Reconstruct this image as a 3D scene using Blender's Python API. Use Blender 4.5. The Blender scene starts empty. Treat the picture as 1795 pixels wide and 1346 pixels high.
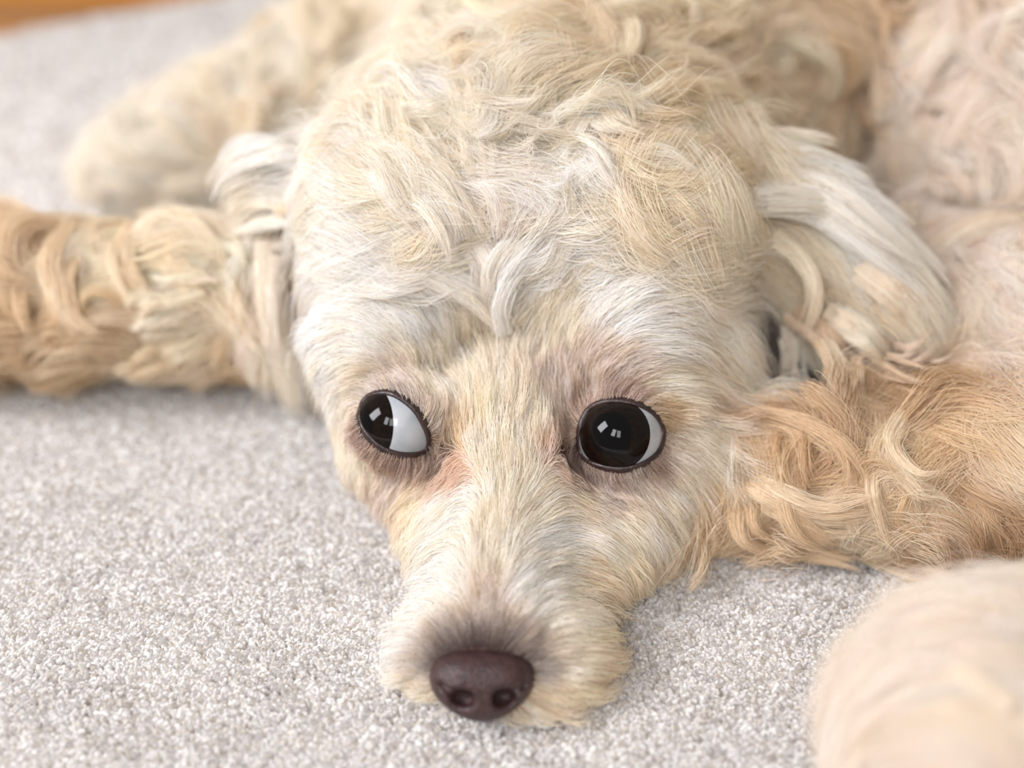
import bpy, math, random
import numpy as np
from mathutils import Matrix, Vector

# ------------------------------------------------------------------ camera, world, lights
S = 0.01                                   # everything below is laid out in centimetres
sc = bpy.context.scene
H, PITCH, FPX = 23.3, math.radians(36.0), 2167.0
cd = bpy.data.cameras.new('camera')
cam = bpy.data.objects.new('camera', cd)
sc.collection.objects.link(cam)
cam.location = (0, 0, H * S)
cam.rotation_euler = (math.pi / 2 - PITCH, 0, 0)
cd.sensor_width = 36.0
cd.lens = 36.0 * FPX / 1795.0
cd.clip_start = 0.005
cd.dof.use_dof = True
cd.dof.focus_distance = 30.6 * S
cd.dof.aperture_fstop = 3.8
sc.camera = cam

sc.view_settings.view_transform = 'Standard'
sc.view_settings.look = 'None'
sc.view_settings.gamma = 1.0
sc.view_settings.use_curve_mapping = False
sc.view_settings.exposure = -0.03
sc.cycles.max_bounces = 7
sc.cycles.diffuse_bounces = 5
sc.cycles.glossy_bounces = 6
sc.cycles.transmission_bounces = 8
sc.cycles.use_adaptive_sampling = True
sc.cycles.adaptive_threshold = 0.045
sc.cycles_curves.shape = 'RIBBONS'

w = bpy.data.worlds.new('room_light')
sc.world = w
w.use_nodes = True
bgn = w.node_tree.nodes['Background']
bgn.inputs[0].default_value = (1.0, 0.92, 0.82, 1)
bgn.inputs[1].default_value = 0.47


def area(name, loc, target, sx, sy, energy, col):
    ld = bpy.data.lights.new(name, 'AREA')
    ld.shape = 'RECTANGLE'
    ld.size, ld.size_y = sx * S, sy * S
    ld.energy = energy
    ld.color = col
    o = bpy.data.objects.new(name, ld)
    sc.collection.objects.link(o)
    o.location = Vector(loc) * S
    o.rotation_euler = (Vector(target) - Vector(loc)).to_track_quat('-Z', 'Y').to_euler()
    return o


area('window_light', (-98, 6, 84), (2, 27, 2), 44, 60, 19.0, (0.975, 0.97, 1.0))
area('window_light', (-44, -62, 96), (2, 27, 2), 24, 46, 6.0, (0.95, 0.97, 1.0))
area('window_light', (-12, -76, 96), (2, 27, 2), 24, 46, 4.0, (0.95, 0.97, 1.0))

# ------------------------------------------------------------------ helpers
FWD = np.array([0, math.cos(PITCH), -math.sin(PITCH)])
UP = np.array([0, math.sin(PITCH), math.cos(PITCH)])
RT = np.array([1.0, 0, 0])
CAM = np.array([0, 0, H])
rng = np.random.default_rng(7)


def at(px, py, d):
    """the point at depth d (cm) seen at pixel (px, py) of the photograph"""
    return CAM + d * (FWD + RT * (px - 897.5) / FPX - UP * (py - 673.0) / FPX)


def on_floor(px, py, z=0.0):
    v = FWD + RT * (px - 897.5) / FPX - UP * (py - 673.0) / FPX
    return CAM + v * (z - H) / v[2]


def srgb(r, g, b):
    f = lambda c: (c / 255 / 12.92) if c <= 10 else ((c / 255 + 0.055) / 1.055) ** 2.4
    return (f(r), f(g), f(b))


def tag(o, label=None, cat=None, kind=None, group=None):
    if label: o['label'] = label
    if cat: o['category'] = cat
    if kind: o['kind'] = kind
    if group: o['group'] = group
    return o


def link_mesh(name, verts, faces, mat, parent=None, smooth=True):
    me = bpy.data.meshes.new(name)
    v = np.asarray(verts, dtype=np.float32) * S
    f = np.asarray(faces, dtype=np.int32)
    me.vertices.add(len(v)); me.vertices.foreach_set('co', v.ravel())
    k = f.shape[1]
    me.loops.add(f.size); me.loops.foreach_set('vertex_index', f.ravel())
    me.polygons.add(len(f))
    me.polygons.foreach_set('loop_start', np.arange(0, f.size, k, dtype=np.int32))
    me.update(calc_edges=True)
    me.validate()
    if smooth:
        me.polygons.foreach_set('use_smooth', np.ones(len(me.polygons), dtype=bool))
    me.materials.append(mat)
    o = bpy.data.objects.new(name, me)
    sc.collection.objects.link(o)
    if parent: o.parent = parent
    return o


def link_curves(name, P, R, col, mat, parent=None):
    """P (n,k,3) cm, R (n,k) cm, col (n,3)"""
    n, k, _ = P.shape
    hc = bpy.data.hair_curves.new(name)
    hc.add_curves([k] * n)
    pa = hc.attributes.get('position') or hc.attributes.new('position', 'FLOAT_VECTOR', 'POINT')
    pa.data.foreach_set('vector', (P * S).astype(np.float32).ravel())
    ra = hc.attributes.get('radius') or hc.attributes.new('radius', 'FLOAT', 'POINT')
    ra.data.foreach_set('value', (R * S).astype(np.float32).ravel())
    ca = hc.attributes.new('fcol', 'FLOAT_COLOR', 'CURVE')
    c4 = np.ones((n, 4), dtype=np.float32); c4[:, :3] = col
    ca.data.foreach_set('color', c4.ravel())
    hc.materials.append(mat)
    o = bpy.data.objects.new(name, hc)
    sc.collection.objects.link(o)
    if parent: o.parent = parent
    return o


def new_mat(name):
    m = bpy.data.materials.new(name)
    m.use_nodes = True
    nt = m.node_tree
    return m, nt, nt.nodes['Principled BSDF'], nt.nodes['Material Output']


def simple_mat(name, col, rough=0.5, **kw):
    m, nt, b, out = new_mat(name)
    b.inputs['Base Color'].default_value = (*col, 1)
    b.inputs['Roughness'].default_value = rough
    for k_, v_ in kw.items():
        b.inputs[k_.replace('_', ' ')].default_value = v_
    return m


def noise_mat(name, c1, c2, scale, rough=0.6, bump=0.0, bscale=None, detail=4):
    m, nt, b, out = new_mat(name)
    tc = nt.nodes.new('ShaderNodeTexCoord')
    nz = nt.nodes.new('ShaderNodeTexNoise'); nz.inputs['Scale'].default_value = scale
    nz.inputs['Detail'].default_value = detail
    nt.links.new(tc.outputs['Object'], nz.inputs['Vector'])
    rp = nt.nodes.new('ShaderNodeValToRGB')
    rp.color_ramp.elements[0].position = 0.35; rp.color_ramp.elements[1].position = 0.65
    rp.color_ramp.elements[0].color = (*c1, 1); rp.color_ramp.elements[1].color = (*c2, 1)
    nt.links.new(nz.outputs['Fac'], rp.inputs['Fac'])
    nt.links.new(rp.outputs['Color'], b.inputs['Base Color'])
    b.inputs['Roughness'].default_value = rough
    if bump:
        n2 = nt.nodes.new('ShaderNodeTexVoronoi'); n2.inputs['Scale'].default_value = bscale or scale
        nt.links.new(tc.outputs['Object'], n2.inputs['Vector'])
        bp = nt.nodes.new('ShaderNodeBump'); bp.inputs['Strength'].default_value = bump
        bp.inputs['Distance'].default_value = 0.0004
        nt.links.new(n2.outputs['Distance'], bp.inputs['Height'])
        nt.links.new(bp.outputs['Normal'], b.inputs['Normal'])
    return m


def hair_mat(name, rough=0.4, radial=0.5):
    m = bpy.data.materials.new(name); m.use_nodes = True
    nt = m.node_tree
    for n_ in list(nt.nodes):
        nt.nodes.remove(n_)
    out = nt.nodes.new('ShaderNodeOutputMaterial')
    a = nt.nodes.new('ShaderNodeAttribute'); a.attribute_name = 'fcol'
    d = nt.nodes.new('ShaderNodeBsdfDiffuse')
    t = nt.nodes.new('ShaderNodeBsdfTranslucent')
    g = nt.nodes.new('ShaderNodeBsdfHair'); g.component = 'Reflection'
    g.inputs['Color'].default_value = (1, .97, .92, 1)
    g.inputs['RoughnessU'].default_value = rough; g.inputs['RoughnessV'].default_value = 1.0
    nt.links.new(a.outputs['Color'], d.inputs['Color']); nt.links.new(a.outputs['Color'], t.inputs['Color'])
    m1 = nt.nodes.new('ShaderNodeMixShader'); m1.inputs[0].default_value = .3
    nt.links.new(d.outputs[0], m1.inputs[1]); nt.links.new(t.outputs[0], m1.inputs[2])
    m2 = nt.nodes.new('ShaderNodeMixShader'); m2.inputs[0].default_value = .10
    nt.links.new(m1.outputs[0], m2.inputs[1]); nt.links.new(g.outputs[0], m2.inputs[2])
    nt.links.new(m2.outputs[0], out.inputs['Surface'])
    return m


def fiber_mat(name):
    m, nt, b, out = new_mat(name)
    a = nt.nodes.new('ShaderNodeAttribute'); a.attribute_name = 'fcol'
    nt.links.new(a.outputs['Color'], b.inputs['Base Color'])
    b.inputs['Roughness'].default_value = 0.5
    b.inputs['Specular IOR Level'].default_value = 0.4
    t = nt.nodes.new('ShaderNodeBsdfTranslucent')
    nt.links.new(a.outputs['Color'], t.inputs['Color'])
    mx = nt.nodes.new('ShaderNodeMixShader'); mx.inputs[0].default_value = .4
    nt.links.new(b.outputs[0], mx.inputs[1]); nt.links.new(t.outputs[0], mx.inputs[2])
    nt.links.new(mx.outputs[0], out.inputs['Surface'])
    return m


# ------------------------------------------------------------------ signed distance modelling
def ell(c, r, ax=None):
    c = np.asarray(c, float); r = np.asarray(r, float)
    A = np.eye(3) if ax is None else np.asarray(ax, float)     # rows = local axes

    def f(P):
        q = (P - c) @ A.T
        k0 = np.linalg.norm(q / r, axis=-1)
        k1 = np.linalg.norm(q / (r * r), axis=-1)
        return k0 * (k0 - 1.0) / np.maximum(k1, 1e-6)
    return f


def sph(c, r):
    c = np.asarray(c, float)
    return lambda P: np.linalg.norm(P - c, axis=-1) - r


def cap(a, b, ra, rb):
    a = np.asarray(a, float); b = np.asarray(b, float); ab = b - a

    def f(P):
        h = np.clip(((P - a) @ ab) / (ab @ ab), 0, 1)
        return np.linalg.norm(P - a - h[..., None] * ab, axis=-1) - (ra + (rb - ra) * h)
    return f


def smin(a, b, k):
    h = np.clip(0.5 + 0.5 * (b - a) / k, 0, 1)
    return b + (a - b) * h - k * h * (1 - h)


def smax(a, b, k):
    return -smin(-a, -b, k)


def surface_nets(g, org, h):
    """closed quad mesh of the zero level of grid g"""
    s = g < 0
    nx, ny, nz = g.shape
    cs = [(0, 0, 0), (1, 0, 0), (0, 1, 0), (1, 1, 0), (0, 0, 1), (1, 0, 1), (0, 1, 1), (1, 1, 1)]
    edges = [(0, 1), (2, 3), (4, 5), (6, 7), (0, 2), (1, 3), (4, 6), (5, 7), (0, 4), (1, 5), (2, 6), (3, 7)]
    sub = lambda A, c: A[c[0]:nx - 1 + c[0], c[1]:ny - 1 + c[1], c[2]:nz - 1 + c[2]]
    cnt = sum(sub(s, c).astype(np.int8) for c in cs)
    act = (cnt > 0) & (cnt < 8)
    idx = -np.ones(act.shape, dtype=np.int64)
    ii = np.argwhere(act)
    idx[act] = np.arange(len(ii))
    vals = np.stack([g[ii[:, 0] + c[0], ii[:, 1] + c[1], ii[:, 2] + c[2]] for c in cs], 1)
    acc = np.zeros((len(ii), 3)); n = np.zeros(len(ii))
    C = np.array(cs, float)
    for a, b in edges:
        va, vb = vals[:, a], vals[:, b]
        m = (va < 0) != (vb < 0)
        t = np.where(m, va / np.where(m, va - vb, 1), 0)
        p = C[a] + t[:, None] * (C[b] - C[a])
        acc += p * m[:, None]; n += m
    V = org + (ii + acc / n[:, None]) * h
    F = []
    for ax in range(3):
        o1, o2 = [(1, 2), (2, 0), (0, 1)][ax]
        sl0 = [slice(1, -1)] * 3; sl1 = [slice(1, -1)] * 3
        sl0[ax] = slice(0, -1); sl1[ax] = slice(1, None)
        a = s[tuple(sl0)]; b = s[tuple(sl1)]
        for flip in (False, True):
            m = (a & ~b) if not flip else (~a & b)
            e = np.argwhere(m)
            if not len(e): continue
            e[:, o1] += 1; e[:, o2] += 1
            def at_(d1, d2):
                q = e.copy(); q[:, o1] += d1; q[:, o2] += d2
                return idx[q[:, 0], q[:, 1], q[:, 2]]
            q = [at_(-1, -1), at_(0, -1), at_(0, 0), at_(-1, 0)]
            if flip: q = q[::-1]
            F.append(np.stack(q, 1))
    F = np.concatenate(F)
    F = F[(F >= 0).all(1)]
    return V, F


def build_sdf(fn, lo, hi, h):
    lo = np.array(lo, float); hi = np.array(hi, float)
    n = np.ceil((hi - lo) / h).astype(int) + 1
    X, Y, Z = [lo[i] + np.arange(n[i]) * h for i in range(3)]
    g = np.empty(n, dtype=np.float32)
    for i, x in enumerate(X):
        P = np.stack(np.broadcast_arrays(x, Y[:, None], Z[None, :]), -1)
        g[i] = fn(P)
    return g, lo, h


def interp(G, lo, h, P):
    """trilinear lookup, G (nx,ny,nz[,c])"""
    q = (P - lo) / h
    n = np.array(G.shape[:3])
    q = np.clip(q, 0, n - 1.001)
    i = q.astype(np.int32); f = (q - i)
    i0, i1, i2 = i[..., 0], i[..., 1], i[..., 2]
    f0, f1, f2 = f[..., 0], f[..., 1], f[..., 2]
    if G.ndim == 4: f0, f1, f2 = f0[..., None], f1[..., None], f2[..., None]
    a = G[i0, i1, i2] * (1 - f2) + G[i0, i1, i2 + 1] * f2
    b = G[i0, i1 + 1, i2] * (1 - f2) + G[i0, i1 + 1, i2 + 1] * f2
    c = G[i0 + 1, i1, i2] * (1 - f2) + G[i0 + 1, i1, i2 + 1] * f2
    d = G[i0 + 1, i1 + 1, i2] * (1 - f2) + G[i0 + 1, i1 + 1, i2 + 1] * f2
    return (a * (1 - f1) + b * f1) * (1 - f0) + (c * (1 - f1) + d * f1) * f0


# ------------------------------------------------------------------ the dog's body as one surface
EYE_L = at(699, 743, 32.1); EYE_R = at(1088, 764, 31.7); EYE_RAD = 1.11
CAMAX = np.stack([RT, UP, FWD])


def axes_img(ang):
    """camera-turned axes with the first along the image direction ang (deg, y down)"""
    a = math.radians(ang)
    u = RT * math.cos(a) - UP * math.sin(a)
    v = RT * math.sin(a) + UP * math.cos(a)
    return np.stack([u, v, FWD])


HEAD = [
    (ell(at(925, 400, 37.0), (5.3, 4.9, 4.7)), 1.2),
    (sph(at(745, 385, 35.2), 3.2), 1.2), (sph(at(1095, 400, 35.2), 3.4), 1.2),
    (sph(at(665, 610, 33.8), 1.75), 1.1), (sph(at(1110, 600, 33.5), 1.95), 1.1),
    (sph(at(1215, 640, 34.8), 1.6), 1.1),
    (sph(at(695, 780, 33.9), 1.5), 1.0), (sph(at(1150, 800, 33.6), 2.0), 1.1),
    (sph(at(745, 880, 33.2), 1.0), 1.0), (sph(at(1090, 930, 32.7), 1.35), 1.0),
    (cap(at(885, 760, 33.3), at(868, 1125, 29.7), 2.1, 1.5), 1.0),
    (sph(at(930, 1205, 29.4), 1.05), 0.6), (sph(at(780, 1150, 29.9), 1.25), 0.6), (sph(at(965, 1150, 30.0), 1.5), 0.6),
    (sph(at(800, 960, 32.0), 1.15), 0.9), (sph(at(1035, 970, 32.0), 1.4), 0.9),
]
EAR_L = [(ell(at(508, 305, 36.4), (.95, 0.7, 1.1), axes_img(10)), 0.8),
         (ell(at(498, 480, 36.8), (2.9, 0.5, 1.3), axes_img(84)), 0.9)]
EAR_R = [(ell(at(1365, 370, 35.6), (2.5, 1.5, 0.8), axes_img(36)), 0.8),
         (ell(at(1485, 500, 35.1), (2.4, 1.6, 0.65), axes_img(54)), 1.2)]
BODY = [
    (cap(at(940, 330, 38.5), at(1040, 60, 45), 5.2, 6.6), 1.5),       # neck
    (ell(at(1180, -60, 50), (9.5, 9, 7.5)), 2.0),                     # shoulders, back
    (sph(at(1300, 120, 44), 4.2), 2.0),
    (ell(at(1800, 180, 45), (7.2, 9.0, 7.0)), 0.8),                   # flank beyond the groove
    (ell(at(1840, 620, 39), (6.0, 5.0, 5.0)), 1.6),
    (cap(at(1320, 838, 33.8), at(1800, 840, 33.8), 1.85, 2.7), 1.0),   # folded foreleg beside the cheek
    (sph(at(1650, 720, 38), 2.7), 1.4), (sph(at(1490, 790, 36.5), 1.8), 1.0),
    (cap(at(560, 520, 38.6), at(-260, 520, 37.6), 2.2, 2.0), 1.0),    # foreleg stretched to the side
    (cap(at(230, 300, 48), at(760, 130, 50), 1.6, 4.6), 1.5),         # hind limb beyond it
    (cap(at(1757, 1330, 25.2), at(2300, 1150, 28), 3.1, 3.4), 0.6),   # hind paw near the lens
    (cap(at(2300, 1150, 28), at(2050, 650, 38), 3.4, 4.5), 1.5),
]


def union(lst, P):
    d = None
    for f, k in lst:
        v = f(P)
        d = v if d is None else smin(d, v, k)
    return d


# hollows where the coat parts and the dark shows through
HOLLOWS = [ell(at(1350, 648, 34.6), (.62, .72, 1.8)), ell(at(1392, 522, 34.4), (.32, .42, 1.0)),
           ell(at(515, 358, 35.5), (.55, .5, 1.5)), ell(at(528, 475, 35.6), (.26, .75, 1.3)),
           ell(at(1300, 832, 32.6), (.5, .32, 1.6), axes_img(35)), ell(at(1472, 935, 31.6), (.2, .22, 1.2))]


def in_hollow(P):
    m = np.zeros(P.shape[:-1], bool)
    for f in HOLLOWS: m |= f(P) < 0
    return m


def sdf(P):
    d = smin(union(HEAD, P), BODY[0][0](P), 1.4)
    d = smin(d, union(EAR_L, P), .3)
    d = smin(d, union(EAR_R, P), .5)
    d = smin(d, union(BODY, P), .3)
    for f in HOLLOWS: d = smax(d, -f(P), .2)
    for c in (EYE_L, EYE_R):
        d = smin(d, np.linalg.norm(P - c, axis=-1) - EYE_RAD * 1.06, 0.35)
    d = smax(d, 0.12 - P[..., 2], 0.3)
    return d


LO, HI, HG = (-24, 12, -1), (32, 66, 19), 0.25
G, GLO, GH = build_sdf(lambda P: sdf(P), LO, HI, HG)
G2, _, _ = build_sdf(sdf, LO, HI, 0.5)
GR = np.stack(np.gradient(G2, 0.5), -1).astype(np.float32)


def dist(P): return interp(G2, GLO, 0.5, P)


def normal(P):
    n = interp(GR, GLO, 0.5, P)
    return n / np.maximum(np.linalg.norm(n, axis=-1, keepdims=True), 1e-6)


def trace(px, py):
    v = FWD + RT * (px - 897.5) / FPX - UP * (py - 673.0) / FPX
    v = v / np.linalg.norm(v)
    t = 15.0
    for _ in range(120):
        p = CAM + v * t
        d = float(interp(G2, GLO, 0.5, p[None])[0])
        if d < 0.01: return p
        t += max(d * 0.8, 0.01)
        if t > 80: return None
    return p


skin = noise_mat('skin', srgb(190, 160, 128), srgb(206, 178, 146), 40, 0.8)
V, F = surface_nets(G, GLO, GH)
# lid openings, as picked on the eyeball
LOOP_R = [(1016, 786), (1018, 750), (1030, 722), (1056, 708), (1088, 706), (1122, 714), (1148, 731), (1161, 757),
          (1155, 785), (1137, 803), (1110, 815), (1078, 818), (1045, 811), (1022, 799)]
LOOP_L = [(634, 722), (640, 702), (660, 693), (684, 694), (706, 706), (724, 722), (738, 745), (748, 772),
          (744, 788), (722, 793), (696, 791), (668, 779), (648, 760), (637, 742)]


def eye_loop(loop, c):
    """where the lid rim lies on the eyeball"""
    out = []
    for px, py in loop:
        v = at(px, py, 1.0) - CAM; v = v / np.linalg.norm(v)
        o = CAM - c; b = o @ v; q = o @ o - (EYE_RAD * 1.01) ** 2
        disc = max(b * b - q, 0.0)
        p = CAM + v * (-b - math.sqrt(disc))
        u = p - c
        out.append(u / np.linalg.norm(u))
    return np.array(out)


LOOPS = [(EYE_L, eye_loop(LOOP_L, EYE_L)), (EYE_R, eye_loop(LOOP_R, EYE_R))]


def in_opening(P, c, L, grow=1.0, reach=1.35):
    """does the direction from the eyeball centre pass through the lid opening?"""
    m = L.mean(0); m /= np.linalg.norm(m)
    e1 = np.cross(m, [0, 0, 1.0]); e1 /= np.linalg.norm(e1); e2 = np.cross(m, e1)
    u = P - c; r = np.linalg.norm(u, axis=-1); u = u / r[..., None]
    k = u @ m
    x = (u @ e1) / np.maximum(k, .05); y = (u @ e2) / np.maximum(k, .05)
    lk = L @ m; lx = (L @ e1) / lk * grow; ly = (L @ e2) / lk * grow
    inside = np.zeros(x.shape, bool)
    n = len(lx)
    for i in range(n):
        j = (i + 1) % n
        c1 = (ly[i] > y) != (ly[j] > y)
        xx = (lx[j] - lx[i]) * (y - ly[i]) / (ly[j] - ly[i] + 1e-12) + lx[i]
        inside ^= c1 & (x < xx)
    return inside & (k > .1) & (r < EYE_RAD * reach)



NOSE_C = at(845, 1192, 28.35)


def pigment(Pm, colr, gain=1.0):
    """dark rims around the nose pad and the lids"""
    qn = (Pm - NOSE_C) @ CAMAX.T
    en = np.sqrt((qn[:, 0] / 1.12) ** 2 + (qn[:, 1] / .78) ** 2)
    mn = np.clip(1.95 - en, 0, .9) / .9 * np.clip((qn[:, 1] + .25) / .5, .12, 1) * (np.abs(qn[:, 2]) < 2.2)
    mn *= np.clip(1.1 - .25 * np.abs(qn[:, 0]), .4, 1)
    mn = np.clip(mn * gain, 0, 1)[:, None] ** 1.3
    colr = colr * (1 - mn) + np.array(srgb(92, 64, 60)) * mn
    for c, L in LOOPS:
        u = Pm - c; r = np.linalg.norm(u, axis=1); u = u / r[:, None]
        am = np.arccos(np.clip((u @ L.T).max(1), -1, 1))
        me_ = np.clip(np.exp(-(am / .23) ** 1.3) * (r < EYE_RAD * 1.7) * .9 * gain, 0, 1)
        me_ = (me_ * np.clip(1.25 - .9 * (u[:, 2] > .25), .5, 1) ** (1 / gain))[:, None]
        colr = colr * (1 - me_) + np.array(srgb(84, 57, 49)) * me_
    return colr


# the eye openings are cut out of the body surface
cenF = V[F].mean(1)
gone = np.zeros(len(F), bool)
for c, L in LOOPS:
    gone |= in_opening(cenF, c, L, 1.0)
F = F[~gone]
for c, L in LOOPS:
    mm = L.mean(0); mm /= np.linalg.norm(mm)
    for _ in range(12):
        ins = in_opening(V, c, L, 1.06)
        if not ins.any(): break
        u = V[ins] - c; r0 = np.linalg.norm(u, axis=1, keepdims=True)
        u = u + .06 * (u - mm * (u @ mm)[:, None])
        V[ins] = c + u / np.linalg.norm(u, axis=1, keepdims=True) * r0
    u = V - c; r = np.linalg.norm(u, axis=1)
    cand = np.where(r < EYE_RAD * 1.3)[0]
    am = np.arccos(np.clip((u[cand] / r[cand, None] @ L.T).max(1), -1, 1))
    cand = cand[am < .24]
    V[cand] = c + u[cand] / r[cand, None] * np.minimum(r[cand], EYE_RAD * 1.035)[:, None]
dog = link_mesh('dog', V, F, skin)
ska = dog.data.attributes.new('fcol', 'FLOAT_COLOR', 'POINT')
pc = np.ones((len(dog.data.vertices), 4), dtype=np.float32)
pc[:, :3] = pigment(V, np.tile(np.array(srgb(206, 176, 144)), (len(V), 1)), 1.9)
ska.data.foreach_set('color', pc.ravel())
nt = skin.node_tree
mx = nt.nodes.new('ShaderNodeMixRGB'); mx.blend_type = 'MULTIPLY'; mx.inputs[0].default_value = .5
at_n = nt.nodes.new('ShaderNodeAttribute'); at_n.attribute_name = 'fcol'
pb_ = nt.nodes['Principled BSDF']
src = pb_.inputs['Base Color'].links[0].from_socket
nt.links.new(at_n.outputs['Color'], mx.inputs[1]); nt.links.new(src, mx.inputs[2])
nt.links.new(mx.outputs[0], pb_.inputs['Base Color'])
tag(dog, 'cream curly-haired small dog lying with its chin on the grey carpet', 'dog')

# ------------------------------------------------------------------ fur fields from guides
CREAM = srgb(250, 238, 223); WHITE = srgb(253, 246, 240); YEL = srgb(248, 231, 208)
TAN = srgb(235, 212, 180); BRN = srgb(208, 174, 134); PINK = srgb(249, 234, 222)
RST = srgb(232, 204, 184); GRY = srgb(232, 218, 206); HOL_SHADE = srgb(206, 180, 154)  # last: tan darkened to carry the shade inside the left ear
DKB = GRY; DUS = srgb(206, 180, 166)
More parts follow.
